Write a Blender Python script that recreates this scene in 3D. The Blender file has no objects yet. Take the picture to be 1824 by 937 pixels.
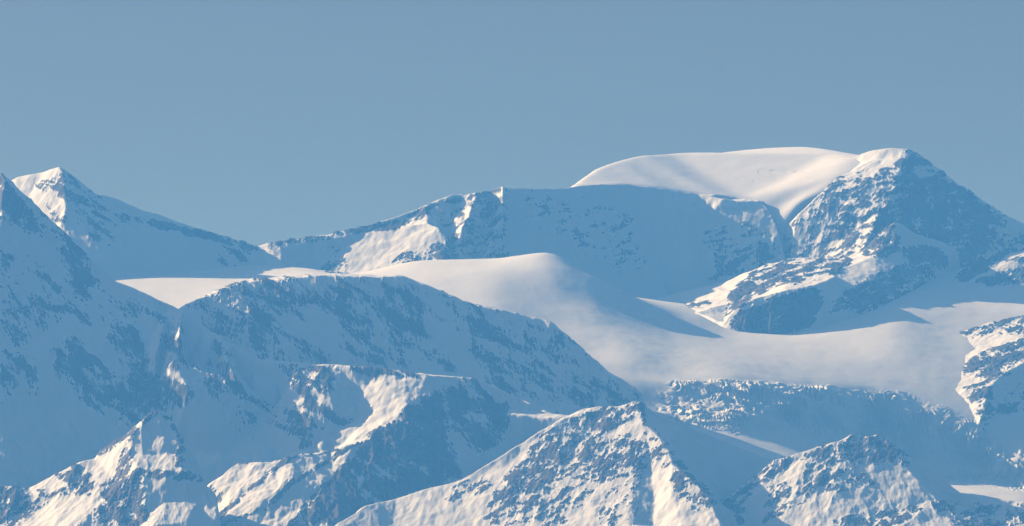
import bpy, math
import numpy as np
from mathutils.geometry import delaunay_2d_cdt
from mathutils import Vector

# ------------------------------------------------------------------ survey frame
# Every terrain point is surveyed as (bearing, height angle, distance); the unit of all
# three is K metres at the near edge of the range.  It is turned into metres below.
F = 14000.0          # telephoto focal length in survey units
K = 1.5              # metres per survey unit
CX, HY = 912.0, 1000.0
W0, H0 = 1824.0, 937.0
CAMZ = 1900.0
SUN = np.array([-0.84, 0.36, 0.43]); SUN /= np.linalg.norm(SUN)
DRAFT = False
scene = bpy.context.scene

def world(px, py, d):
    D = K * (F + d)
    return np.stack([(px - CX) / F * D, D, CAMZ + (HY - py) / F * D], -1)

# ------------------------------------------------------------------ noise
_rng = np.random.RandomState(7)
_PERM = np.concatenate([_rng.permutation(512)] * 2)
_ANG = _rng.rand(512) * 2 * math.pi
_GX, _GY = np.cos(_ANG), np.sin(_ANG)

def perlin(x, y, seed=0):
    x = x + seed * 17.31; y = y + seed * 9.73
    xf = np.floor(x); yf = np.floor(y)
    xi = xf.astype(np.int64) & 511; yi = yf.astype(np.int64) & 511
    fx = x - xf; fy = y - yf
    u = fx * fx * fx * (fx * (fx * 6 - 15) + 10); v = fy * fy * fy * (fy * (fy * 6 - 15) + 10)
    xi1 = (xi + 1) & 511; yi1 = (yi + 1) & 511
    h00 = _PERM[_PERM[xi] + yi]; h10 = _PERM[_PERM[xi1] + yi]; h01 = _PERM[_PERM[xi] + yi1]; h11 = _PERM[_PERM[xi1] + yi1]
    a = _GX[h00] * fx + _GY[h00] * fy
    b = _GX[h10] * (fx - 1) + _GY[h10] * fy
    c = _GX[h01] * fx + _GY[h01] * (fy - 1)
    e = _GX[h11] * (fx - 1) + _GY[h11] * (fy - 1)
    return (a + u * (b - a) + v * ((c + u * (e - c)) - (a + u * (b - a)))) * 1.45

def fbm(x, y, oct=4, gain=.5, seed=0):
    s = np.zeros_like(x); a = 1.0; t = 0
    for i in range(oct):
        s += a * perlin(x, y, seed + i * 3); t += a * a
        x = x * 2.03; y = y * 2.03; a *= gain
    return s / math.sqrt(t)

def ridged(x, y, oct=4, gain=.5, seed=0):
    s = np.zeros_like(x); a = 1.0; t = 0
    for i in range(oct):
        s += a * (1 - np.abs(perlin(x, y, seed + i * 3)) * 2); t += a
        x = x * 2.05; y = y * 2.05; a *= gain
    return s / t

def _hash2(i, j, k):
    v = np.sin(i * 127.1 + j * 311.7 + k * 74.7) * 43758.5453
    return v - np.floor(v)

def gullies(x, y, dx, dy, seed):
    # ribs and gullies that follow the fall line; (dx, dy) points across the slope
    ix = np.floor(x); iy = np.floor(y); fx = x - ix; fy = y - iy
    C = np.zeros_like(x); S = np.zeros_like(x)
    for i in (-1, 0, 1):
        for j in (-1, 0, 1):
            hx = _hash2(ix + i, iy + j, seed); hy = _hash2(ix + i, iy + j, seed + 31)
            px = fx - i - .05 - hx * .9; py = fy - j - .05 - hy * .9
            w = np.exp(-(px * px + py * py) * 1.7); ph = 2 * math.pi * (px * dx + py * dy)
            C += w * np.cos(ph); S += w * np.sin(ph)
    ph = np.arctan2(S, C); mag = np.clip(np.hypot(S, C) * 1.6, 0, 1)
    return (1 - np.abs(np.sin(ph / 2))) * mag + .36 * (1 - mag)      # sharp rib crests, rounded gullies

def sstep(a, b, x):
    t = np.clip((x - a) / (b - a), 0, 1); return t * t * (3 - 2 * t)

def uniform(n):                       # noise of unit-ish sigma to an even 0..1 spread
    s = n / (n.std() + 1e-9)
    return 1 / (1 + np.exp(-1.702 * s))

def blur_axis(a, sig, ax):
    if sig < .3: return a
    r = int(max(1, round(sig * 2.6)))
    k = np.exp(-.5 * (np.arange(-r, r + 1) / sig) ** 2); k /= k.sum()
    p = [(0, 0), (0, 0)]; p[ax] = (r, r)
    b = np.pad(a, p, mode='edge'); out = np.zeros_like(a); n = a.shape[ax]
    for i in range(2 * r + 1):
        out += k[i] * (b[i:i + n] if ax == 0 else b[:, i:i + n])
    return out

def poly_mask(PX, PY, pts, feather):   # 1 inside the polygon, fading over `feather`
    inside = np.zeros(PX.shape, bool); dist = np.full(PX.shape, 1e9)
    n = len(pts)
    for i in range(n):
        x0, y0 = pts[i]; x1, y1 = pts[(i + 1) % n]
        if y0 != y1:
            c = ((y0 > PY) != (y1 > PY)) & (PX < (x1 - x0) * (PY - y0) / (y1 - y0) + x0)
            inside ^= c
        dx, dy = x1 - x0, y1 - y0; L = dx * dx + dy * dy + 1e-9
        t = np.clip(((PX - x0) * dx + (PY - y0) * dy) / L, 0, 1)
        dist = np.minimum(dist, np.hypot(PX - x0 - t * dx, PY - y0 - t * dy))
    return sstep(-feather, feather, np.where(inside, dist, -dist))

def line_mask(PX, PY, pts, width):
    dist = np.full(PX.shape, 1e9)
    for (x0, y0), (x1, y1) in zip(pts, pts[1:]):
        dx, dy = x1 - x0, y1 - y0; L = dx * dx + dy * dy + 1e-9
        t = np.clip(((PX - x0) * dx + (PY - y0) * dy) / L, 0, 1)
        dist = np.minimum(dist, np.hypot(PX - x0 - t * dx, PY - y0 - t * dy))
    return 1 - sstep(width * .4, width * 1.3, dist)

# ------------------------------------------------------------------ terrain from break lines
def tin(lines, xs, ds):
    verts = []; edges = []; hs = []; index = {}
    def add(p):
        k = (round(p[0], 2), round(p[2], 2))
        if k not in index:
            index[k] = len(verts); verts.append(Vector((p[0], p[2]))); hs.append(p[1])
        return index[k]
    for ln in lines:
        ids = [add(p) for p in ln]
        edges += [(a, b) for a, b in zip(ids, ids[1:]) if a != b]
    V, E, Fc, ov, oe, of = delaunay_2d_cdt(verts, edges, [], 0, 0.01)
    H = []
    for i, o in enumerate(ov):
        if o: H.append(hs[o[0]])
        else:                                          # two lines crossed: average of the nearest points
            p = V[i]; w = [(1 / ((p - q).length + .1) ** 2, h) for q, h in zip(verts, hs)]
            w.sort(reverse=True); w = w[:3]; H.append(sum(a * b for a, b in w) / sum(a for a, _ in w))
            print('  crossing at', tuple(round(c) for c in p))
    out = np.full((len(ds), len(xs)), np.nan)
    sx = xs[1] - xs[0]; sd = ds[1] - ds[0]
    for f in Fc:
        (x0, y0), (x1, y1), (x2, y2) = V[f[0]], V[f[1]], V[f[2]]
        i0 = max(0, int(math.floor((min(x0, x1, x2) - xs[0]) / sx))); i1 = min(len(xs), int(math.ceil((max(x0, x1, x2) - xs[0]) / sx)) + 1)
        j0 = max(0, int(math.floor((min(y0, y1, y2) - ds[0]) / sd))); j1 = min(len(ds), int(math.ceil((max(y0, y1, y2) - ds[0]) / sd)) + 1)
        if i1 <= i0 or j1 <= j0: continue
        X, Y = np.meshgrid(xs[i0:i1], ds[j0:j1])
        den = (y1 - y2) * (x0 - x2) + (x2 - x1) * (y0 - y2)
        if abs(den) < 1e-9: continue
        a = ((y1 - y2) * (X - x2) + (x2 - x1) * (Y - y2)) / den
        b = ((y2 - y0) * (X - x2) + (x0 - x2) * (Y - y2)) / den
        c = 1 - a - b; m = (a >= -1e-6) & (b >= -1e-6) & (c >= -1e-6)
        sub = out[j0:j1, i0:i1]; sub[m] = (a * H[f[0]] + b * H[f[1]] + c * H[f[2]])[m]
    bad = np.isnan(out)
    if bad.any(): out[bad] = np.nanmax(out)
    return out

def terrain(name, label, category, lines, ext, mat, off=0, step=(1.3, 2.0), blur=2.0, back=1150,
            rocks=(), rough=1.5, crag=5.0, strata=30, stretch=2.6, snow_amp=1.5, seed=1, warp=2.0,
            ribs=0.0, rib_len=26.0, bias=0.0, extra=None, rockscale=20.0, lump=0.0, dust=.06, patchy=.55, rockiness=1.0, erode=0.0, sizes=(46, 21, 10, 5), carve_w=.3, fine=.25, outcrop=1.6):
    px0, px1, d0, d1 = ext
    if DRAFT: step = (step[0] * 2, step[1] * 2); erode = 0
    cols = lines if isinstance(lines, dict) else None
    lines = [] if cols else [[(p[0], p[1], p[2] + off) for p in ln] for ln in lines]
    d0 += off; d1 += off
    if back is not None:
        lines.append([(px0, back, d1), ((px0 + px1) / 2, back, d1), (px1, back, d1)])
    xs = np.arange(px0, px1 + step[0], step[0]); ds = np.arange(d0, d1 + step[1], step[1])
    if cols:                                           # surveyed as profiles instead of break lines
        kx = sorted(cols); P = np.stack([np.interp(ds, [q[0] for q in cols[k]], [q[1] for q in cols[k]]) for k in kx])
        base = np.stack([np.interp(xs, kx, P[:, j]) for j in range(len(ds))])
    else: base = tin(lines, xs, ds)
    PX, DD = np.meshgrid(xs, ds)
    if warp:                                           # break the straight survey lines
        wx = warp * fbm(PX / 31, DD / 31, 3, .55, seed + 40); wd = warp * 1.5 * fbm(PX / 31, DD / 31, 3, .55, seed + 60)
        fi = np.clip((PX + wx - xs[0]) / step[0], 0, len(xs) - 1.001); fj = np.clip((DD + wd - ds[0]) / step[1], 0, len(ds) - 1.001)
        i = fi.astype(int); j = fj.astype(int); u = fi - i; v = fj - j
        base = (base[j, i] * (1 - u) + base[j, i + 1] * u) * (1 - v) + (base[j + 1, i] * (1 - u) + base[j + 1, i + 1] * u) * v
    sm = blur_axis(blur_axis(base, blur / step[0], 1), blur / step[1], 0)
    PY = sm
    # how rocky each place is (0 bare snow .. 1 bare rock)
    R = np.zeros_like(PX)
    for r in rocks:
        if r[0] == 'p': m = poly_mask(PX, PY, r[1], r[3]) * r[2]
        else: m = line_mask(PX, PY, r[1], r[3]) * r[2]
        R = R + m - R * np.maximum(m, 0) if r[2] > 0 else R * (1 + m)
    R = np.clip(R * rockiness, 0, .96)
    R = np.clip(R + patchy * np.minimum(R, 1 - R) * 2 * fbm(PX / 55, (PY + .6 * DD) / 45, 4, .6, seed + 91), 0, 1)
    soft = blur_axis(blur_axis(R, 8 / step[0], 1), 8 / step[1], 0)
    # strata: noise drawn out along the bedding, in the vertical plane
    a = math.radians(strata)
    Z = -PY
    wob = 7 * fbm(PX / 60, DD / 60, 2, .5, seed + 5)
    U = (PX * math.cos(a) + Z * math.sin(a)) + .25 * DD; Vv = (-PX * math.sin(a) + Z * math.cos(a)) + wob + .15 * DD
    st = fbm(U / (rockscale * stretch), Vv / rockscale, 6, .64, seed + 11) + .22 * fbm((PX + .3 * DD) / 9, (Z + .3 * DD) / 8, 3, .7, seed + 15)
    # relief
    hgt = -PY + snow_amp * fbm(PX / 42, DD / 60, 3, .45, seed + 21)
    if lump: hgt += lump * fbm(PX / 120, DD / 170, 3, .5, seed + 81)
    if ribs: hgt += ribs * (ridged((PX + 8 * fbm(PX / 50, DD / 50, 2, .5, seed)) / rib_len, DD / (rib_len * 5.0) + Z / 400, 4, .55, seed + 31) - .3)
    hgt += soft * rough * 1.7 * (ridged(PX / 17, DD / 20, 5, .6, seed + 51) - .35)
    carve = np.zeros_like(PX)
    if erode:
        for n, Lc in enumerate(sizes):
            zb = blur_axis(blur_axis(hgt, Lc * .30 / step[0], 1), Lc * .30 / step[1], 0)
            gx = np.gradient(zb, step[0], axis=1); gd = np.gradient(zb, step[1], axis=0); g = np.hypot(gx, gd) + 1e-6
            v = gullies(PX / Lc, DD / Lc, -gd / g, gx / g, seed + n * 7)
            am = erode * (fine + (1 - fine) * soft) * .115 * Lc * sstep(.15, .55, g) * (1 + .6 * fbm(PX / 90, DD / 90, 2, .5, seed + 17 + n))
            hgt = hgt + am * (v - .36); carve += (v - .36) * (.5 if n < 2 else .8)
    stn = uniform(st - carve_w * carve)
    ter = (np.clip(st * .9, -2, 2))
    hgt += crag * soft * (-.30 * ter + .6 * fbm(U / 11, Vv / 5, 4, .65, seed + 71)) * .75
    PYf = -hgt
    if extra is not None: PYf = extra(PX, DD, PYf)
    if outcrop:                                        # bare rock stands proud of the snow around it
        PYf = PYf - outcrop * sstep(-.10, .10, R - stn) * sstep(.02, .15, R) * (1 + .5 * fbm(PX / 14, DD / 14, 2, .5, seed + 95))
    # bare rock shows where it is rocky and steeper than its surroundings
    gx = np.gradient(PYf, step[0], axis=1); gd = np.gradient(PYf, step[1], axis=0)
    sl = np.hypot(gx, gd); dev = sl - blur_axis(blur_axis(sl, 7 / step[0], 1), 7 / step[1], 0)
    ru = stn - .13 * np.clip(dev, -1.5, 1.5)
    rock = np.clip(sstep(-dust, dust, R - ru) * sstep(.02, .08, R), 0, 1)
    co = world(PX, PYf, DD).reshape(-1, 3)
    ny, nx = PX.shape
    me = bpy.data.meshes.new(name)
    idx = np.arange(nx * ny).reshape(ny, nx)
    q = np.stack([idx[:-1, :-1], idx[:-1, 1:], idx[1:, 1:], idx[1:, :-1]], -1).reshape(-1, 4)
    # leave out what has sunk far below the range's feet
    keep = (PYf.reshape(-1)[q].min(1) < 1010)
    q = q[keep]
    used = np.zeros(nx * ny, bool); used[q.reshape(-1)] = True
    remap = np.cumsum(used) - 1
    co = co[used]; q = remap[q]; rk = rock.reshape(-1)[used]
    me.vertices.add(len(co)); me.vertices.foreach_set('co', co.astype(np.float32).reshape(-1))
    me.loops.add(q.size); me.loops.foreach_set('vertex_index', q.astype(np.int32).reshape(-1))
    me.polygons.add(len(q)); me.polygons.foreach_set('loop_start', np.arange(0, q.size, 4, dtype=np.int32))
    me.polygons.foreach_set('use_smooth', np.ones(len(q), bool))
    me.update(); me.validate()
    at = me.attributes.new('rock', 'FLOAT', 'POINT'); at.data.foreach_set('value', rk.astype(np.float32))
    me.materials.append(mat)
    ob = bpy.data.objects.new(name, me); scene.collection.objects.link(ob)
    ob['label'] = label; ob['category'] = category; ob['kind'] = 'structure'
    return ob

# ------------------------------------------------------------------ materials
def snow_rock(name, rock_a=(.038, .035, .034), rock_b=(.095, .078, .068), snow=(.84, .835, .83)):
    m = bpy.data.materials.new(name); m.use_nodes = True
    nt = m.node_tree; N = nt.nodes; L = nt.links; N.clear()
    out = N.new('ShaderNodeOutputMaterial'); bs = N.new('ShaderNodeBsdfPrincipled')
    L.new(bs.outputs[0], out.inputs['Surface'])
    at = N.new('ShaderNodeAttribute'); at.attribute_name = 'rock'
    geo = N.new('ShaderNodeNewGeometry')
    n1 = N.new('ShaderNodeTexNoise'); n1.inputs['Scale'].default_value = .16; n1.inputs['Detail'].default_value = 4
    n2 = N.new('ShaderNodeTexNoise'); n2.inputs['Scale'].default_value = .02; n2.inputs['Detail'].default_value = 5
    n3 = N.new('ShaderNodeTexNoise'); n3.inputs['Scale'].default_value = .006; n3.inputs['Detail'].default_value = 3
    for n in (n1, n2, n3): L.new(geo.outputs['Position'], n.inputs['Vector'])
    # ragged edge of the snow cover
    ad = N.new('ShaderNodeMath'); ad.operation = 'MULTIPLY_ADD'; ad.inputs[1].default_value = .55; ad.inputs[2].default_value = -.275
    L.new(n1.outputs['Fac'], ad.inputs[0])
    su = N.new('ShaderNodeMath'); su.operation = 'ADD'; L.new(at.outputs['Fac'], su.inputs[0]); L.new(ad.outputs[0], su.inputs[1])
    mr = N.new('ShaderNodeMapRange'); mr.inputs['From Min'].default_value = .28; mr.inputs['From Max'].default_value = .72
    L.new(su.outputs[0], mr.inputs['Value'])
    rc = N.new('ShaderNodeMix'); rc.data_type = 'RGBA'; rc.inputs['A'].default_value = (*rock_a, 1); rc.inputs['B'].default_value = (*rock_b, 1)
    cr = N.new('ShaderNodeMapRange'); cr.inputs['From Min'].default_value = .35; cr.inputs['From Max'].default_value = .65
    L.new(n2.outputs['Fac'], cr.inputs['Value']); L.new(cr.outputs[0], rc.inputs['Factor'])
    sc = N.new('ShaderNodeMix'); sc.data_type = 'RGBA'
    sc.inputs['A'].default_value = (*[c * .95 for c in snow], 1); sc.inputs['B'].default_value = (*snow, 1)
    L.new(n3.outputs['Fac'], sc.inputs['Factor'])
    mx = N.new('ShaderNodeMix'); mx.data_type = 'RGBA'
    L.new(mr.outputs[0], mx.inputs['Factor']); L.new(sc.outputs['Result'], mx.inputs['A']); L.new(rc.outputs['Result'], mx.inputs['B'])
    L.new(mx.outputs['Result'], bs.inputs['Base Color'])
    bs.inputs['Roughness'].default_value = .75; bs.inputs['Specular IOR Level'].default_value = .2
    return m
MAT = snow_rock('snow_and_rock')
MAT_NEAR = snow_rock('snow_and_brown_rock', (.032, .029, .028), (.11, .08, .064))

def glacier_detail(X, D, P):
    # icefall: broken steps and blocks below the lip of the basin
    lipx = [1120, 1200, 1300, 1400, 1500, 1600, 1680, 1740, 1824, 1900]
    lipd = [1150, 1250, 1310, 1400, 1475, 1530, 1500, 1460, 1400, 1370]
    lip = np.interp(X, lipx, lipd)
    t = lip - D + 14 * fbm(X / 70, D / 60, 3, .5, 299)
    m = sstep(-30, 40, t) * (1 - sstep(140, 300, t)) * sstep(1150, 1230, X)
    # stepped: near flat treads between broken ice walls, cut by crossing cracks
    lam = 15.0 + 5 * fbm(X / 160, D / 160, 2, .5, 307)
    u = P / lam + 1.0 * fbm(X / 75, D / 60, 4, .6, 301) + .25 * X / 40
    f = u - np.floor(u)
    tread = (np.floor(u) + sstep(.50, .95, f) - u) * lam
    blk = ridged(X / 46 + .3 * D / 46, D / 30, 5, .6, 303)
    brk = sstep(-.5, .7, fbm(X / 90, D / 80, 3, .5, 309) + .35)
    P = P + m * (1.25 * tread * brk - 12 * (blk - .35) * (.4 + .6 * brk))
    # long soft swells of wind packed snow
    return P - .55 * fbm(X / 320, D / 160, 2, .5, 311) - .16 * fbm(X / 90, D / 22, 3, .6, 313)

def cap_detail(X, D, P):
    # wind ripples and a few long shallow crevasse lips
    k = line_mask(X, P, [(1352, 306), (1382, 303), (1412, 306), (1440, 304)], 1.3) + .7 * line_mask(X, P, [(1270, 322), (1310, 319), (1345, 322)], 1.2)
    return P - .6 * fbm(X / 240, D / 200, 2, .5, 321) - .16 * fbm(X / 70, D / 24, 3, .55, 323) + .8 * k * sstep(-.3, .3, fbm(X / 22, D / 90, 2, .5, 327))
FAR = -250
# ------------------------------------------------------------------ glacier
terrain('glacier', 'broad smooth glacier basin with a blue shaded icefall along its lower lip', 'glacier', {
    -150: [(500, 900), (1250, 640), (1800, 545), (2250, 470), (2600, 450)],
    180: [(500, 900), (1300, 600), (1700, 540), (2000, 494), (2250, 470), (2600, 445)],
    330: [(500, 900), (1400, 580), (1600, 552), (2000, 494), (2350, 465), (2600, 450)],
    450: [(500, 900), (1400, 575), (1850, 510), (2150, 486), (2420, 462), (2600, 455)],
    560: [(500, 890), (1400, 570), (1900, 500), (2050, 488), (2400, 475), (2600, 470)],
    640: [(500, 890), (1400, 565), (1900, 492), (2000, 486), (2150, 495), (2300, 500), (2600, 500)],
    740: [(500, 885), (1150, 640), (1800, 500), (2000, 461), (2120, 480), (2300, 512), (2600, 512)],
    880: [(500, 880), (1150, 650), (1650, 535), (1850, 482), (2000, 458), (2120, 482), (2300, 515), (2600, 515)],
    985: [(500, 870), (1200, 660), (1600, 572), (1730, 535), (1860, 482), (1970, 440), (2080, 480), (2300, 518), (2600, 520)],
    1060: [(500, 860), (1130, 700), (1350, 640), (1630, 576), (1780, 534), (1900, 488), (2010, 502), (2300, 522), (2600, 524)],
    1120: [(500, 860), (1060, 735), (1150, 712), (1350, 640), (1660, 584), (1790, 555), (1890, 522), (1980, 526), (2300, 529), (2600, 529)],
    1200: [(500, 860), (1000, 768), (1150, 737), (1200, 722), (1250, 681), (1500, 632), (1750, 592), (1900, 566), (2000, 555), (2100, 548), (2300, 536), (2600, 532)],
    1300: [(500, 870), (930, 798), (1020, 776), (1085, 767), (1310, 676), (1500, 644), (1750, 612), (1940, 591), (2050, 576), (2300, 547), (2600, 535)],
    1400: [(500, 890), (860, 830), (1000, 806), (1070, 798), (1400, 684), (1600, 648), (1800, 618), (1960, 595), (2100, 574), (2300, 555), (2700, 540)],
    1500: [(500, 920), (900, 850), (1040, 834), (1180, 826), (1475, 691), (1650, 655), (1850, 618), (2000, 580), (2100, 555), (2400, 532), (2700, 520)],
    1600: [(500, 940), (800, 890), (1000, 862), (1200, 852), (1350, 842), (1530, 700), (1700, 660), (1985, 581), (2120, 548), (2250, 520), (2400, 505), (2700, 500)],
    1680: [(500, 950), (900, 895), (1100, 864), (1250, 858), (1350, 853), (1500, 727), (1985, 597), (2200, 541), (2330, 517), (2440, 498), (2600, 475)],
    1740: [(500, 960), (880, 905), (1050, 872), (1200, 864), (1378, 859), (1460, 752), (1985, 604), (2200, 549), (2330, 526), (2440, 508), (2600, 480)],
    1824: [(500, 960), (850, 915), (1000, 886), (1150, 877), (1345, 870), (1400, 800), (1985, 614), (2200, 556), (2330, 530), (2440, 512), (2600, 480)],
    1900: [(500, 970), (840, 925), (1150, 890), (1320, 880), (1370, 850), (1985, 630), (2080, 590), (2200, 560), (2440, 515), (2600, 480)],
  }, (-150, 1900, 500, 2950), MAT, step=(2.0, 3.5), blur=20, back=None, snow_amp=.4, warp=5, rough=0, crag=0, seed=3,
  rocks=[], extra=lambda X, D, P: glacier_detail(X, D, P))

# ------------------------------------------------------------------ far peak at the left
terrain('snow_peak', 'pointed far peak with a sunlit left face and a long shaded ridge running right', 'mountain', [
    [(-80, 345, 2420), (20, 321, 2370), (34, 313, 2365), (68, 306.6, 2350), (106, 296.4, 2320), (116, 303, 2325), (137, 317, 2335), (160, 337, 2345), (176, 349, 2350), (184, 346, 2352), (201, 353, 2355), (222, 359.5, 2365), (249, 371.5, 2375), (273, 378, 2385), (307, 390, 2400), (341, 402, 2415), (376, 412, 2430), (410, 421, 2450), (437, 430, 2465), (458, 438, 2480), (478, 436, 2490), (510, 445, 2500), (560, 470, 2500)],
    [(106, 296.4, 2320), (112, 310, 2295), (116, 339, 2258), (118, 366, 2225), (113, 390, 2195), (120, 418, 2165), (125, 470, 2075), (130, 560, 1990)],
    [(-80, 480, 2200), (20, 430, 2225), (60, 470, 2170)],
    [(200, 470, 2110), (300, 494, 2150), (380, 492, 2250), (440, 495, 2350), (500, 490, 2400)],
    [(180, 580, 1930), (300, 600, 1980), (420, 600, 2110), (560, 600, 2250)],
  ], (-80, 560, 1850, 2760), MAT, off=-90, blur=1.8, back=800, strata=-30, seed=11, ribs=1.0, rib_len=30, erode=.6,
  rocks=[('l', [(219, 386), (300, 405), (380, 424), (457, 441)], .75, 7), ('p', [(116, 303), (176, 349), (230, 400), (220, 440), (160, 420), (130, 380)], .30, 14),
         ('p', [(48, 330), (90, 318), (112, 305), (116, 340), (80, 345)], .45, 6), ('p', [(80, 372), (105, 335), (118, 345), (116, 418), (96, 395)], .55, 6),
         ('p', [(380, 440), (450, 444), (435, 470), (395, 470)], .42, 10)])

# ------------------------------------------------------------------ the great wall
terrain('wall_mountain', 'long mountain wall with sunlit rock ribs at its left and a wide blue shaded face', 'mountain', [
    [(400, 470, 2640), (440, 445, 2645), (464, 436, 2640), (477, 433, 2635), (501, 436, 2630), (525, 429, 2640), (552, 423, 2650), (587, 416, 2660), (621, 409, 2670), (655, 402, 2680), (672, 401, 2682), (689, 402, 2685), (709, 395, 2690), (733, 385, 2700), (747, 377, 2705), (757, 367, 2710), (774, 356, 2712), (791, 350, 2715), (805, 346, 2718), (819, 348.6, 2722), (832, 346.5, 2720), (849, 344.5, 2705), (873, 340.7, 2760), (890, 335.6, 2740), (897, 331.5, 2725), (904, 334, 2760), (950, 335, 2800), (982, 334.6, 2830), (1006, 334, 2850), (1036, 330, 2880), (1071, 327, 2910), (1118, 326.4, 2945), (1139, 330.5, 2955), (1173, 333, 2968), (1241, 346, 2980), (1276, 344, 2984), (1327, 353, 2982), (1362, 359, 2960), (1378, 388, 2915), (1389, 412, 2880), (1397, 455, 2845), (1450, 600, 2900)],
    [(501, 440, 2622), (560, 430, 2636), (655, 413, 2660), (723, 402, 2672), (761, 397, 2640), (778, 405, 2610), (797, 426, 2574), (793, 459, 2520), (790, 500, 2470)],
    [(400, 500, 2560), (500, 475, 2560), (556, 485, 2592), (638, 488, 2546), (700, 490, 2500), (790, 500, 2470)],
    [(849, 344.5, 2705), (838, 375, 2665), (822, 410, 2610), (815, 445, 2570), (812, 480, 2530)],
    [(805, 346, 2718), (810, 365, 2716), (805, 395, 2685), (803, 425, 2635), (800, 460, 2570)],
    [(897, 331.5, 2725), (896, 360, 2700), (894, 394, 2660), (880, 420, 2620), (870, 440, 2590), (866, 480, 2550)],
    [(873, 340.7, 2760), (880, 380, 2735), (868, 410, 2680), (856, 435, 2640), (850, 470, 2590)],
    [(905, 336, 2762), (912, 394, 2710), (905, 440, 2640), (905, 475, 2600), (950, 490, 2612), (1000, 500, 2645), (1100, 515, 2725), (1200, 530, 2765), (1300, 545, 2790), (1370, 550, 2800), (1450, 640, 2800)],
    [(1242, 347, 2983), (1264, 350, 2967), (1289, 354, 2950), (1278, 367, 2938), (1266, 382, 2936)],
    [(1294, 356, 2972), (1319, 358, 2948), (1314, 374, 2930)],
    [(400, 640, 2350), (800, 640, 2330), (1000, 640, 2430), (1450, 680, 2700)],
  ], (400, 1450, 2330, 3500), MAT, off=FAR, blur=1.5, back=800, strata=20, seed=23, ribs=.7, rib_len=26, erode=.5, dust=.22, rockscale=14,
  rocks=[('l', [(480, 436), (552, 425), (655, 405), (700, 403), (740, 385), (775, 360)], .75, 8),
         ('p', [(735, 385), (775, 355), (850, 345), (900, 332), (905, 460), (790, 462), (798, 425), (770, 396)], .36, 8),
         ('p', [(570, 470), (620, 455), (618, 486), (575, 486)], .5, 8), ('p', [(715, 455), (795, 430), (797, 462), (700, 470)], .55, 8),
         ('p', [(570, 440), (610, 440), (600, 460), (560, 455)], .2, 8),
         ('p', [(940, 350), (1050, 350), (1130, 400), (1160, 470), (1110, 480), (1000, 420), (950, 390)], .20, 30),
         ('p', [(1255, 410), (1330, 400), (1385, 430), (1385, 470), (1330, 500), (1265, 490)], .42, 18)])

# ------------------------------------------------------------------ ice cap
terrain('ice_cap', 'smooth white ice cap lying on top of the shaded wall', 'ice cap', [
    [(960, 420, 2850), (1006, 337, 2856), (1036, 333, 2885), (1071, 330, 2914), (1118, 329.4, 2949), (1139, 333, 2958), (1173, 335, 2970), (1241, 347, 2981), (1276, 346, 2986), (1327, 355, 2984), (1362, 362, 2963), (1380, 391, 2925), (1392, 416, 2900), (1402, 457, 2870), (1430, 500, 2900)],
    [(960, 420, 2851), (1006, 333.5, 2872), (1019, 322, 2950), (1036, 308, 3010), (1053, 299, 3060), (1071, 291.5, 3100), (1098, 283, 3150), (1122, 277, 3190), (1146, 273.5, 3220), (1190, 272, 3280), (1241, 273, 3330), (1269, 272.5, 3360), (1293, 269.5, 3390), (1327, 266.5, 3430), (1361, 265.5, 3470), (1385, 261.5, 3440), (1443, 260, 3380), (1460, 263, 3330), (1478, 272.5, 3230), (1512, 284, 3120), (1560, 281, 3130), (1600, 285, 3130)],
    [(1385, 369, 2955), (1420, 375, 2910), (1452, 345, 2955), (1490, 313, 3020), (1540, 307, 3040), (1600, 312, 3040)],
    [(960, 700, 2600), (1200, 700, 2700), (1420, 700, 2750), (1600, 600, 2800)],
  ], (960, 1600, 2600, 3950), MAT, off=FAR, step=(1.5, 2.5), blur=11, back=700, snow_amp=.3, warp=1.5, rough=0, crag=0, seed=31,
  extra=lambda X, D, P: cap_detail(X, D, P))

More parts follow.
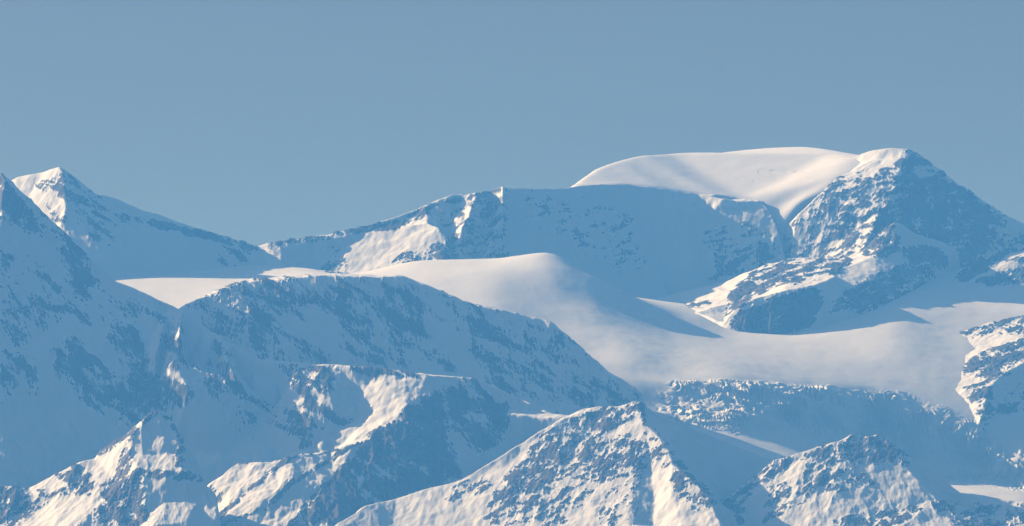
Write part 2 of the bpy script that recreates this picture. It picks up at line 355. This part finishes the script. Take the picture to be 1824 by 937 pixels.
# ------------------------------------------------------------------ summit at the right
terrain('rocky_summit', 'rounded rocky summit with a snowy crest, speckled left face and dark right face', 'mountain', [
    [(1440, 400, 3330), (1480, 318, 3400), (1512, 286, 3460), (1529, 276, 3470), (1556, 267, 3460), (1587, 262.5, 3450), (1614, 265, 3440), (1635, 273, 3450), (1659, 289.5, 3465), (1679, 303, 3480), (1700, 322, 3500), (1734, 346, 3530), (1768, 368, 3560), (1792, 385, 3575), (1797, 384, 3570), (1809, 389, 3570), (1824, 400, 3570), (1900, 430, 3600)],
    [(1614, 265, 3440), (1612, 284, 3395), (1605, 298, 3350), (1594, 319, 3295), (1590, 363, 3230), (1566, 377, 3195), (1550, 420, 3125), (1540, 450, 3080), (1530, 500, 3020)],
    [(1490, 318, 3350), (1460, 345, 3285), (1420, 385, 3240), (1391, 415, 3250), (1395, 455, 3215), (1400, 500, 3155)],
    [(1512, 295, 3455), (1560, 282, 3425), (1596, 280, 3410)],
    [(1400, 500, 3155), (1530, 500, 3020), (1620, 480, 3170), (1680, 480, 3190), (1745, 475, 3310), (1775, 440, 3420), (1778, 405, 3485)],
    [(1797, 384, 3570), (1800, 420, 3500), (1792, 470, 3430)],
    [(1824, 400, 3570), (1830, 450, 3490), (1900, 490, 3480)],
    [(1360, 640, 2900), (1530, 640, 2900), (1700, 640, 2950), (1900, 640, 3100)],
  ], (1360, 1900, 2900, 3900), MAT, off=FAR - 340, blur=1.6, back=800, strata=24, seed=43, ribs=.6, rib_len=22, erode=.6, rough=1.3, dust=.20, rockscale=14,
  rocks=[('p', [(1500, 305), (1545, 298), (1595, 285), (1612, 280), (1612, 310), (1594, 340), (1590, 380), (1540, 465), (1380, 465), (1385, 415), (1430, 378)], .36, 8),
         ('p', [(1614, 272), (1640, 280), (1700, 325), (1790, 388), (1770, 440), (1740, 480), (1540, 480), (1560, 400), (1590, 370), (1592, 320)], .86, 10),
         ('p', [(1625, 300), (1672, 292), (1674, 312), (1640, 318)], -.9, 5), ('p', [(1490, 330), (1512, 284), (1600, 262), (1618, 280), (1575, 304), (1530, 322), (1480, 352)], -.75, 6),
         ('p', [(1778, 420), (1830, 420), (1830, 470), (1770, 470)], .55, 8)])

# ------------------------------------------------------------------ rock island in the glacier
terrain('rock_island', 'snow streaked rock island rising from the glacier below the rocky summit', 'mountain', [
    [(1130, 560, 2140), (1176, 529, 2200), (1241, 512, 2195), (1276, 508, 2190), (1334, 493, 2205), (1361, 472, 2195), (1400, 462, 2195), (1426, 458.6, 2200), (1495, 462, 2215), (1508, 458.6, 2220), (1529, 445, 2225), (1543, 440, 2225), (1563, 417.6, 2227), (1577, 404, 2229), (1594, 397, 2231), (1607, 399, 2241), (1621, 409, 2265), (1652, 423, 2355), (1683, 431, 2425), (1703, 438, 2420), (1711, 458, 2425), (1722, 580, 2430)],
    [(1150, 575, 1960), (1240, 556, 1880), (1293, 565, 1860), (1300, 540, 1930), (1312, 520, 2010)],
    [(1280, 615, 1735), (1312, 600, 1735), (1390, 598, 1745), (1450, 577, 1795), (1471, 560, 1825), (1525, 560, 1860), (1560, 545, 1920), (1614, 519, 2050), (1655, 496, 2230), (1684, 488, 2330), (1702, 520, 2390), (1724, 600, 2428)],
    [(1280, 690, 1700), (1390, 675, 1710), (1471, 640, 1785), (1525, 640, 1825), (1614, 595, 2010), (1655, 575, 2185), (1690, 590, 2310)],
    [(1290, 575, 1775), (1306, 553, 1800), (1340, 533, 1820), (1400, 517, 1845), (1450, 508, 1880), (1490, 492, 1930)],
    [(1318, 540, 1900), (1400, 500, 1950), (1470, 484, 2020), (1510, 475, 2070), (1560, 455, 2150)],
    [(1500, 520, 1930), (1560, 490, 2030), (1610, 470, 2150), (1650, 461, 2300), (1680, 458, 2365)],
    [(1594, 397, 2231), (1600, 425, 2195), (1606, 440, 2178)],
    [(1606, 440, 2178), (1640, 433, 2265), (1668, 437, 2330), (1684, 446, 2365), (1704, 449, 2414)],
    [(1120, 760, 1500), (1740, 760, 1500)],
  ], (1120, 1740, 1500, 2600), MAT, off=200, blur=1.4, back=800, strata=28, seed=53, ribs=.4, rib_len=20, erode=.7, rockiness=1.3, stretch=3.5, rockscale=13, rough=1.4,
  rocks=[('p', [(1290, 562), (1300, 520), (1345, 495), (1335, 545)], .5, 6), ('p', [(1300, 560), (1304, 520), (1350, 478), (1400, 464), (1490, 464), (1500, 485), (1440, 500), (1380, 512), (1330, 530)], .46, 7),
         ('p', [(1310, 598), (1300, 572), (1340, 545), (1400, 525), (1455, 512), (1470, 530), (1450, 575), (1390, 600)], .80, 6),
         ('p', [(1465, 560), (1500, 522), (1560, 492), (1620, 470), (1690, 468), (1665, 495), (1620, 520), (1560, 555)], .62, 7),
         ('p', [(1530, 450), (1570, 410), (1592, 400), (1606, 440), (1575, 460)], .58, 6),
         ('p', [(1620, 440), (1650, 434), (1690, 455), (1685, 470), (1620, 466)], .5, 5), ('p', [(1480, 478), (1510, 460), (1520, 470), (1490, 488)], .6, 4),
         ('p', [(1604, 442), (1650, 445), (1690, 470), (1620, 482)], .4, 8), ('p', [(1215, 545), (1270, 535), (1265, 548), (1225, 552)], .3, 5)])

terrain('rock_outcrop', 'dark rock outcrop on the snow at the right, split by a diagonal snow band', 'mountain', [
    [(1670, 512, 2000), (1696, 500, 2020), (1720, 480, 2060), (1768, 458.6, 2100), (1824, 445, 2120), (1900, 430, 2150)],
    [(1690, 506, 1985), (1737, 508, 1980), (1824, 511, 1960), (1900, 515, 1950)],
    [(1740, 494, 2005), (1790, 470, 2045), (1840, 455, 2075)],
    [(1660, 620, 1860), (1900, 640, 1840)],
  ], (1660, 1900, 1750, 2450), MAT, off=460, blur=1.5, back=700, strata=28, seed=61, rough=1.5, erode=.7, rockiness=1.3, stretch=3.5, rockscale=12,
  rocks=[('p', [(1690, 504), (1722, 478), (1768, 458), (1792, 455), (1740, 495), (1725, 506)], .72, 5), ('p', [(1738, 508), (1740, 498), (1800, 480), (1850, 470), (1850, 508)], .66, 6),
         ('p', [(1790, 465), (1850, 445), (1850, 465)], .45, 5)])

terrain('rocky_slope', 'sunlit rocky slope at the right edge falling to a blue shaded cliff', 'mountain', [
    [(1640, 640, 1950), (1658, 612, 1995), (1690, 597, 2020), (1760, 576, 2060), (1824, 562, 2100), (1900, 540, 2120)],
    [(1640, 740, 1650), (1672, 700, 1650), (1690, 697, 1640), (1715, 719, 1575), (1748, 747, 1465), (1762, 690, 1600), (1785, 668, 1680), (1824, 645, 1760), (1900, 610, 1880)],
    [(1720, 652, 1800), (1770, 628, 1830), (1824, 607, 1890)],
    [(1640, 860, 1380), (1720, 840, 1390), (1755, 805, 1420), (1790, 772, 1520), (1824, 765, 1570), (1900, 750, 1640)],
    [(1720, 900, 1330), (1824, 890, 1385), (1900, 890, 1410)],
    [(1640, 930, 1260), (1900, 960, 1260)],
  ], (1640, 1900, 1250, 2600), MAT, blur=1.5, back=900, strata=30, rockiness=1.4, seed=67, rough=1.5, ribs=.5, erode=.7, dust=.18,
  rocks=[('p', [(1660, 606), (1720, 585), (1770, 568), (1830, 560), (1830, 590), (1750, 600), (1700, 608)], .36, 8),
         ('p', [(1715, 655), (1760, 622), (1790, 612), (1830, 600), (1830, 645), (1765, 680), (1720, 670)], .5, 8),
         ('p', [(1715, 690), (1765, 680), (1765, 745), (1745, 748)], .4, 6), ('p', [(1715, 770), (1830, 690), (1830, 870), (1715, 870)], .40, 30)])

# ------------------------------------------------------------------ dome in the middle
terrain('dome_mountain', 'broad dark blue domed mountain in the middle with a thin sunlit rim', 'mountain', [
    [(260, 600, 990), (300, 565, 1010), (326, 548, 1030), (341, 541, 1040), (376, 525, 1065), (410, 510, 1090), (437, 503, 1112), (484, 500, 1130), (552, 492, 1150), (587, 490.6, 1158), (638, 493, 1170), (680, 492.5, 1180), (716, 492, 1193), (740, 500.5, 1188), (764, 509, 1182), (791, 524, 1179), (826, 538, 1178), (860, 547, 1177), (894, 552, 1176), (942, 565, 1180), (980, 571, 1180), (993, 579, 1172), (1010, 597, 1158), (1040, 622, 1138), (1069, 656, 1115), (1091, 666, 1103), (1112, 675, 1093), (1133, 690, 1083), (1142, 701, 1078), (1150, 730, 1060), (1180, 790, 1020)],
    [(300, 561, 1050), (341, 538.5, 1075), (376, 522, 1100), (410, 506, 1125), (437, 499, 1150), (484, 495, 1170), (552, 488, 1195), (587, 486.6, 1202), (638, 489, 1210), (680, 489.5, 1216), (716, 490.5, 1220), (764, 508.5, 1210), (826, 537.5, 1200), (894, 551.5, 1200), (980, 571.5, 1190)],
    [(300, 671, 1200), (341, 648.5, 1225), (376, 632, 1250), (410, 616, 1275), (437, 609, 1300), (484, 605, 1320), (552, 598, 1345), (587, 596.6, 1352), (638, 599, 1360), (680, 599.5, 1366), (716, 600.5, 1370), (764, 618.5, 1360), (826, 647.5, 1350), (894, 661.5, 1350), (980, 681.5, 1340)],
    [(330, 600, 966), (400, 620, 962), (560, 660, 960), (780, 690, 990), (950, 735, 987), (1100, 735, 1029), (1150, 770, 1030)],
    [(260, 800, 780), (400, 800, 780), (560, 800, 800), (780, 830, 830), (950, 850, 850), (1180, 850, 920)],
    [(480, 553, 1046), (447, 574, 985), (412, 594, 955)], [(545, 599, 1010), (520, 615, 962), (497, 640, 930)], [(700, 515, 1165), (900, 580, 1150)],
  ], (260, 1180, 780, 1700), MAT, off=-80, blur=1.8, back=900, strata=-35, seed=71, ribs=1.0, rib_len=34, erode=.6, fine=.4, carve_w=.5, rough=1.2, dust=.36, rockscale=26,
  rocks=[('p', [(335, 548), (430, 506), (540, 498), (720, 508), (790, 560), (700, 590), (560, 560), (480, 580), (420, 600), (380, 590)], .55, 22),
         ('p', [(790, 530), (900, 560), (985, 575), (1060, 660), (1130, 700), (1140, 735), (900, 720), (850, 640)], .40, 25),
         ('p', [(600, 570), (760, 580), (800, 660), (640, 660)], .34, 25), ('p', [(430, 600), (560, 600), (600, 650), (460, 650)], .36, 20)])

# ------------------------------------------------------------------ left flank, crest and dark rock face
terrain('rocky_ridge', 'long ridge from the left edge down to a dark rock face above the snow slopes', 'mountain', [
    [(-120, 380, 1150), (-30, 290, 1080), (0, 306.6, 1050), (10, 313, 1040), (20, 322, 1035), (34, 337, 1025), (48, 351, 1015), (61, 366, 1005), (73, 378, 1000), (89, 394, 990), (102, 407, 982), (119, 421, 975), (130, 441, 962), (143, 458, 950), (157, 475, 940), (171, 486, 930), (205, 501, 915), (239, 513, 900), (273, 528, 885), (300, 542, 870), (325, 552, 855), (360, 578, 830), (385, 596, 810), (407, 610, 795), (441, 627, 775), (466, 640, 760), (488, 648, 745), (535, 654, 720), (577, 658, 700), (628, 652, 690), (662, 658, 680), (679, 663, 675), (721, 663, 665), (763, 667, 655), (774, 680, 650), (789, 690, 655), (802, 682, 672), (823, 673, 685), (848, 675, 695), (874, 686, 690), (899, 709, 670), (912, 728, 655), (942, 734, 650), (985, 737, 635), (1018, 740, 620), (1060, 760, 600), (1120, 840, 560)],
    [(763, 667, 655), (746, 705, 600), (721, 731, 560), (687, 760, 520), (641, 785, 480), (590, 850, 390), (545, 900, 320), (514, 935, 270), (470, 990, 200)],
    [(918, 738, 605), (942, 743, 600), (985, 745, 592), (1018, 750, 580)],
    [(552, 752, 572), (546, 778, 540)], [(600, 768, 560), (640, 762, 555)], [(700, 700, 615)], [(590, 657, 697), (583, 695, 622), (596, 738, 582)], [(640, 690, 660), (638, 740, 590)],
    [(540, 790, 545), (590, 806, 515), (630, 790, 486)],
    [(-120, 760, 667), (-30, 600, 694), (0, 600, 705), (100, 620, 715)],
    [(-120, 900, 455), (-30, 810, 475), (0, 810, 487), (100, 780, 550), (200, 770, 592), (300, 790, 595), (400, 810, 550), (500, 815, 545), (540, 800, 540)],
    [(325, 552, 850), (322, 590, 725), (310, 640, 665), (300, 682, 650)], [(303, 590, 815), (290, 640, 757), (280, 690, 705)], [(294, 556, 866), (288, 592, 772), (277, 640, 722), (268, 690, 690)], [(270, 600, 803), (256, 645, 750)],
    [(360, 640, 750), (347, 655, 678), (336, 695, 618), (322, 742, 588)], [(327, 665, 742), (313, 705, 682)],
    [(385, 596, 810), (402, 640, 698), (420, 680, 648)], [(382, 645, 757), (396, 692, 697)], [(520, 656, 726), (517, 690, 652), (528, 730, 608)], [(497, 690, 715), (505, 735, 660)], [(452, 660, 745), (455, 700, 680), (470, 740, 640)], [(435, 700, 720)],
    [(602, 932, 265), (704, 887, 365), (759, 870, 410), (823, 853, 460), (891, 832, 518), (929, 798, 575), (960, 775, 590), (1018, 790, 540)],
    [(720, 800, 465), (800, 760, 560), (860, 740, 615)],
    [(-120, 960, 300), (100, 960, 370), (200, 960, 410), (420, 990, 380), (640, 990, 200), (900, 960, 300), (1120, 960, 400)],
  ], (-120, 1120, 190, 1500), MAT_NEAR, blur=1.5, back=850, strata=-38, seed=83, ribs=.8, rib_len=36, erode=.75, fine=.35, carve_w=.45, warp=3, rough=1.4, dust=.18, rockscale=26,
  rocks=[('p', [(-20, 310), (0, 306), (60, 366), (120, 421), (180, 500), (160, 510), (80, 440), (-20, 385)], .62, 12),
         ('p', [(-20, 450), (100, 480), (200, 530), (280, 550), (200, 580), (120, 560), (60, 600), (-20, 620)], .33, 25),
         ('p', [(-20, 600), (60, 630), (60, 700), (-20, 720)], .36, 15),
         ('p', [(95, 620), (140, 600), (180, 650), (260, 700), (230, 755), (150, 720), (100, 670)], .58, 14),
         ('p', [(195, 600), (240, 575), (265, 640), (300, 700), (300, 750), (230, 750), (225, 660)], .72, 12),
         ('p', [(280, 560), (335, 560), (330, 640), (350, 700), (310, 745), (290, 680)], .4, 8),
         ('p', [(385, 596), (415, 640), (440, 700), (560, 740), (540, 790), (480, 760), (430, 770), (350, 690), (340, 640), (380, 640)], .33, 16),
         ('p', [(495, 650), (600, 660), (590, 700), (560, 720), (520, 690)], .5, 8), ('p', [(540, 690), (600, 740), (640, 745), (600, 760), (545, 730)], .4, 8),
         ('l', [(630, 658), (668, 668)], .9, 6), ('l', [(488, 650), (560, 657), (640, 656), (700, 665), (763, 670)], .5, 6), ('l', [(530, 657), (600, 660)], .5, 4), ('p', [(545, 750), (575, 765), (570, 790), (535, 800)], .55, 6),
         ('p', [(640, 790), (720, 735), (750, 705), (785, 700), (800, 780), (820, 850), (700, 890), (600, 930), (515, 940), (590, 850)], .96, 10),
         ('p', [(790, 690), (848, 675), (900, 715), (905, 780), (850, 800), (800, 760)], .75, 12), ('p', [(690, 800), (760, 830), (700, 885), (640, 890)], -.25, 14)])

# ------------------------------------------------------------------ near snow ridge
terrain('snow_ridge', 'sunlit snow slope crossed by thin diagonal rock lines, left of the dark rock face', 'mountain', [
    [(330, 960, 380), (350, 902, 410), (373, 860, 443), (394, 847, 453), (411, 834, 462), (424, 825, 472), (449, 823, 462), (484, 822, 450), (513, 813, 440), (550, 809, 455), (590, 803, 470), (619, 791, 478), (641, 786, 478)],
    [(641, 786, 478), (590, 852, 388), (545, 902, 318), (514, 937, 268), (470, 995, 198)],
    [(410, 870, 405), (400, 937, 299)], [(500, 870, 350), (470, 930, 290)],
    [(380, 990, 190), (470, 995, 198)],
    [(645, 800, 470), (650, 860, 385), (600, 930, 290), (520, 990, 200)],
  ], (300, 700, 180, 620), MAT_NEAR, blur=1.5, back=1000, strata=40, stretch=3, rockscale=12, erode=.8, step=(1.1, 1.6), warp=3.5, fine=.35, rockiness=1.4, seed=97, rough=1.2, ribs=.3, rib_len=30,
  rocks=[('l', [(376, 935), (440, 875), (500, 826), (515, 815)], .62, 5), ('l', [(505, 870), (570, 830), (640, 788)], .5, 5), ('l', [(395, 935), (470, 905), (540, 850)], .42, 5),
         ('l', [(420, 826), (515, 816), (600, 802)], .45, 3), ('l', [(514, 940), (545, 903), (590, 853)], .6, 6), ('p', [(330, 937), (370, 865), (395, 880), (370, 937)], .4, 6)])

# ------------------------------------------------------------------ crag at the lower left
terrain('snowy_crag', 'stepped snowy crag at the lower left with dark rock ribs', 'mountain', [
    [(-60, 885, 330), (0, 868, 320), (17, 865, 320), (34, 870, 320), (51, 870, 322), (85, 851, 325), (119, 832, 330), (140, 822, 332), (169, 815, 335), (178, 805, 337), (203, 790, 340), (229, 771, 345), (246, 752, 350), (267, 735, 352), (282, 730, 355), (297, 739, 350), (301, 752, 340), (313, 762, 330), (326, 779, 320), (335, 800, 310), (350, 820, 300), (380, 900, 250)],
    [(326, 779, 320), (318, 807, 270), (326, 832, 215), (350, 848, 190), (385, 880, 170)],
    [(246, 752, 350), (235, 777, 305), (229, 811, 270), (250, 836, 215), (322, 842, 195), (350, 848, 190)],
    [(229, 811, 270), (203, 858, 247), (195, 880, 200), (228, 900, 170), (246, 925, 130), (255, 960, 90)],
    [(-60, 930, 260), (60, 880, 290), (119, 872, 268), (203, 858, 247)],
    [(260, 885, 165), (300, 893, 160), (350, 893, 160)],
    [(270, 937, 80), (330, 930, 90), (380, 940, 100)],
    [(-60, 960, 220), (60, 915, 250), (100, 900, 240), (180, 895, 190)],
    [(-60, 990, 60), (100, 970, 80), (180, 980, 70), (400, 1000, 40)],
  ], (-60, 400, 30, 560), MAT_NEAR, off=-120, blur=1.4, back=1000, strata=38, stretch=3, rockscale=12, erode=.9, step=(1.1, 1.6), fine=.35, rockiness=1.2, seed=101, rough=1.4, ribs=.3, rib_len=25,
  rocks=[('p', [(228, 775), (245, 750), (240, 790), (228, 840), (205, 880), (190, 870), (215, 820)], .6, 6), ('p', [(180, 870), (250, 840), (262, 937), (215, 937), (190, 900)], .66, 10),
         ('l', [(178, 808), (203, 792), (282, 732), (300, 745), (318, 775)], .5, 5), ('p', [(318, 775), (328, 780), (328, 835), (312, 830)], .4, 5),
         ('p', [(100, 845), (140, 825), (165, 855), (160, 880), (80, 885), (60, 872), (130, 875)], .55, 6), ('p', [(-10, 865), (50, 870), (60, 920), (20, 937), (-10, 937)], .6, 10),
         ('l', [(250, 842), (322, 848), (355, 852)], .6, 8), ('p', [(140, 937), (180, 895), (200, 937)], .4, 6), ('p', [(20, 880), (90, 880), (80, 900), (30, 920)], .4, 6)])

# ------------------------------------------------------------------ pyramid peak in front
terrain('pyramid_peak', 'pyramid peak in front with a sunlit rock flecked face and a smooth shaded right side', 'mountain', [
    [(560, 962, 300), (602, 932, 320), (653, 900, 360), (704, 888, 388), (759, 871, 395), (823, 854, 402), (900, 830, 412), (942, 794, 440), (985, 754, 470), (1010, 740, 493), (1044, 726, 505), (1069, 724, 500), (1099, 724, 495), (1129, 714, 490), (1143, 716, 488), (1154, 726, 490), (1175, 739, 500), (1218, 756, 520), (1260, 773, 545), (1302, 790, 570), (1345, 807, 600), (1377, 818, 620), (1440, 860, 650), (1500, 920, 650)],
    [(1143, 716, 488), (1143, 748, 434), (1151, 777, 386), (1188, 794, 346), (1198, 828, 290), (1230, 853, 240), (1264, 887, 179), (1286, 937, 92), (1310, 1000, 40)],
    [(1160, 850, 291), (1166, 890, 232), (1163, 937, 165)], [(1196, 870, 226), (1214, 937, 118)], [(1128, 855, 278), (1118, 937, 152)],
    [(600, 1000, 230), (700, 960, 285), (850, 960, 240), (1000, 960, 170), (1090, 990, 80)],
    [(820, 890, 345), (900, 880, 320), (1000, 850, 337)],
    [(1279, 897, 240), (1302, 908, 340), (1340, 930, 390), (1500, 1000, 450)],
    [(560, 1010, 30), (1300, 1010, 25)],
  ], (540, 1500, 20, 900), MAT_NEAR, off=-70, blur=1.4, back=1010, strata=35, stretch=3, rockscale=13, erode=.55, step=(1.1, 1.6), fine=.3, rockiness=.95, seed=113, rough=1.0, crag=3.2, ribs=.4, rib_len=30, snow_amp=1.5,
  rocks=[('p', [(1000, 760), (1060, 728), (1143, 714), (1145, 735), (1060, 775), (980, 850), (920, 890), (870, 910), (900, 850)], .52, 9),
         ('p', [(1040, 790), (1110, 770), (1140, 790), (1190, 800), (1195, 825), (1100, 850), (1060, 860), (1000, 850)], .44, 12),
         ('p', [(880, 880), (980, 840), (1060, 880), (1000, 937), (860, 937)], .24, 15), ('p', [(1080, 870), (1140, 850), (1130, 937), (1060, 937)], .16, 12),
         ('p', [(1190, 830), (1235, 850), (1275, 895), (1240, 915), (1200, 870)], .5, 8), ('p', [(940, 800), (1000, 745), (1030, 745), (990, 800), (950, 830)], .36, 8),
         ('p', [(780, 880), (850, 850), (880, 860), (820, 900)], .4, 6), ('l', [(1143, 718), (1150, 777), (1188, 794)], .5, 4), ('p', [(1150, 740), (1180, 780), (1260, 870), (1250, 880), (1180, 800)], .25, 7)])

terrain('rocky_pyramid', 'smaller rocky pyramid at the lower right with streaked sunlit snow', 'mountain', [
    [(1200, 970, 300), (1264, 902, 330), (1300, 881, 340), (1324, 866, 350), (1349, 845, 362), (1379, 820, 372), (1409, 811, 380), (1451, 796, 390), (1493, 786, 395), (1510, 779, 397), (1517, 773, 400), (1527, 781, 398), (1544, 777, 396), (1565, 772, 395), (1578, 784, 388), (1599, 798, 380), (1616, 822, 368), (1625, 832, 362), (1646, 853, 350), (1671, 870, 345), (1688, 885, 335), (1701, 902, 325), (1731, 910, 300), (1756, 900, 310), (1790, 896, 315), (1824, 894, 320), (1900, 888, 320)],
    [(1599, 798, 380), (1620, 838, 330), (1642, 863, 290), (1667, 888, 255), (1696, 914, 215)],
    [(1220, 1000, 170), (1300, 960, 175), (1400, 937, 183), (1500, 945, 150), (1600, 945, 118), (1700, 952, 110), (1824, 952, 190), (1900, 950, 220)],
    [(1350, 880, 300), (1345, 937, 230)], [(1325, 890, 290), (1318, 937, 215)],
    [(1220, 1010, 60), (1900, 1010, 60)],
  ], (1200, 1900, 50, 720), MAT_NEAR, off=-75, blur=1.4, back=1010, strata=38, stretch=3, rockscale=13, erode=.65, step=(1.1, 1.6), fine=.4, rockiness=1.0, seed=127, rough=1.0, crag=3.2, ribs=.4, rib_len=24, snow_amp=1.5,
  rocks=[('p', [(1264, 902), (1340, 850), (1380, 818), (1510, 780), (1520, 775), (1580, 775), (1605, 805), (1560, 830), (1520, 815), (1440, 815), (1370, 850), (1300, 910), (1270, 930)], .52, 8),
         ('p', [(1370, 870), (1450, 820), (1540, 810), (1500, 850), (1420, 900), (1360, 930)], .38, 10), ('p', [(1570, 800), (1610, 800), (1620, 830), (1590, 825)], .55, 5),
         ('p', [(1480, 930), (1560, 905), (1640, 905), (1600, 937), (1500, 940)], .42, 8), ('p', [(1660, 895), (1705, 895), (1700, 912), (1670, 915)], .65, 5), ('p', [(1690, 920), (1740, 900), (1830, 895), (1830, 937), (1690, 937)], .42, 8),
         ('p', [(1280, 900), (1330, 890), (1320, 937), (1270, 937)], .5, 8), ('p', [(1440, 850), (1530, 830), (1560, 860), (1480, 890)], .22, 10)])

# ------------------------------------------------------------------ ground below the range, out to the horizon
def sheet():
    me = bpy.data.meshes.new('ground')
    n = 60; S = 20000.0
    xs = np.linspace(-S, S, n); ys = np.linspace(-6000, 54000, n)
    X, Y = np.meshgrid(xs, ys); Zg = np.full_like(X, CAMZ - 260) + 90 * fbm(X / 5000, Y / 5000, 4, .5, 3)
    co = np.stack([X, Y, Zg], -1).reshape(-1, 3); idx = np.arange(n * n).reshape(n, n)
    q = np.stack([idx[:-1, :-1], idx[:-1, 1:], idx[1:, 1:], idx[1:, :-1]], -1).reshape(-1, 4)
    me.from_pydata(co.tolist(), [], q.tolist()); me.polygons.foreach_set('use_smooth', np.ones(len(q), bool))
    me.materials.append(MAT); o = bpy.data.objects.new('ground', me); scene.collection.objects.link(o); o['kind'] = 'structure'
    o['label'] = 'snow covered valley ground below the range'; o['category'] = 'ground'
    return float(Zg.min())
zmin = sheet()

# ------------------------------------------------------------------ haze
HAZE = 4.4e-5
def haze():
    zt = CAMZ + (HY - 240) / F * K * (F + 3400); zb = zmin - 1.0
    x = 20500.0; y0, y1 = -6500.0, 54500.0
    v = [(sx * x, y, z) for z in (zb, zt) for y in (y0, y1) for sx in (-1, 1)]
    f = [(0, 2, 3, 1), (4, 5, 7, 6), (0, 1, 5, 4), (2, 6, 7, 3), (0, 4, 6, 2), (1, 3, 7, 5)]
    me = bpy.data.meshes.new('haze'); me.from_pydata(v, [], f)
    m = bpy.data.materials.new('haze'); m.use_nodes = True; nt = m.node_tree; nt.nodes.clear()
    out = nt.nodes.new('ShaderNodeOutputMaterial'); pv = nt.nodes.new('ShaderNodeVolumePrincipled')
    pv.inputs['Color'].default_value = (.10, .42, 1.0, 1); pv.inputs['Density'].default_value = HAZE
    pv.inputs['Absorption Color'].default_value = (1, 1, 1, 1); pv.inputs['Anisotropy'].default_value = 0.0
    nt.links.new(pv.outputs[0], out.inputs['Volume'])
    me.materials.append(m); o = bpy.data.objects.new('haze', me); scene.collection.objects.link(o)
    o['kind'] = 'stuff'; o['label'] = 'thin blue haze over the mountains'
if HAZE: haze()

HORIZON = 0.55
SKY_TINT = (.98, 1.05, 1.36)      # clear, deep high-mountain air
# ------------------------------------------------------------------ light, sky, camera
el = math.asin(SUN[2]); az = math.atan2(SUN[0], SUN[1])      # azimuth from +Y towards +X
w = bpy.data.worlds.new('World'); scene.world = w; w.use_nodes = True
nt = w.node_tree; nt.nodes.clear()
wo = nt.nodes.new('ShaderNodeOutputWorld'); bg = nt.nodes.new('ShaderNodeBackground'); sk = nt.nodes.new('ShaderNodeTexSky')
sk.sky_type = 'NISHITA'; sk.sun_disc = False; sk.sun_elevation = el; sk.sun_rotation = az
sk.altitude = 800; sk.air_density = 1.0; sk.dust_density = 2.5; sk.ozone_density = 2.0
bg.inputs['Strength'].default_value = .05
tint = nt.nodes.new('ShaderNodeMix'); tint.data_type = 'RGBA'; tint.blend_type = 'MULTIPLY'; tint.inputs['Factor'].default_value = 1
tint.inputs['B'].default_value = (*SKY_TINT, 1)
# sky dimmed towards the horizon; the upper sky stays stronger to fill the shade
tc = nt.nodes.new('ShaderNodeTexCoord'); sp = nt.nodes.new('ShaderNodeSeparateXYZ'); nt.links.new(tc.outputs['Generated'], sp.inputs[0])
hz = nt.nodes.new('ShaderNodeMapRange'); hz.interpolation_type = 'SMOOTHERSTEP'
hz.inputs['From Min'].default_value = -.02; hz.inputs['From Max'].default_value = .45; hz.inputs['To Min'].default_value = HORIZON; hz.inputs['To Max'].default_value = 1.0
nt.links.new(sp.outputs['Z'], hz.inputs['Value'])
hm = nt.nodes.new('ShaderNodeVectorMath'); hm.operation = 'SCALE'; nt.links.new(hz.outputs[0], hm.inputs['Scale'])
nt.links.new(sk.outputs[0], tint.inputs['A']); nt.links.new(tint.outputs['Result'], hm.inputs[0]); nt.links.new(hm.outputs[0], bg.inputs[0]); nt.links.new(bg.outputs[0], wo.inputs[0])
sl = bpy.data.lights.new('sun', 'SUN'); sl.energy = 5.0; sl.angle = math.radians(.53); sl.color = (1.0, .965, .925)
so = bpy.data.objects.new('sun', sl); scene.collection.objects.link(so)
so.rotation_euler = Vector(SUN).to_track_quat('Z', 'Y').to_euler(); so.location = (0, 15000, 9000)

cd = bpy.data.cameras.new('camera'); cam = bpy.data.objects.new('camera', cd); scene.collection.objects.link(cam)
cam.location = (0, 0, CAMZ); cam.rotation_euler = (math.pi / 2, 0, 0)
cd.sensor_fit = 'HORIZONTAL'; cd.sensor_width = 36; cd.lens = 36 * F / W0
cd.shift_y = (HY - H0 / 2) / W0
cd.clip_start = 1; cd.clip_end = 200000
scene.camera = cam
scene.render.engine = 'CYCLES'
c = scene.cycles; c.use_denoising = True; c.max_bounces = 4; c.diffuse_bounces = 0; c.volume_bounces = 0; c.transparent_max_bounces = 4
try: c.denoiser = 'OPENIMAGEDENOISE'
except Exception: pass
v = scene.view_settings; v.view_transform = 'Standard'; v.look = 'None'; v.exposure = 0.5; v.gamma = 1; v.use_curve_mapping = False
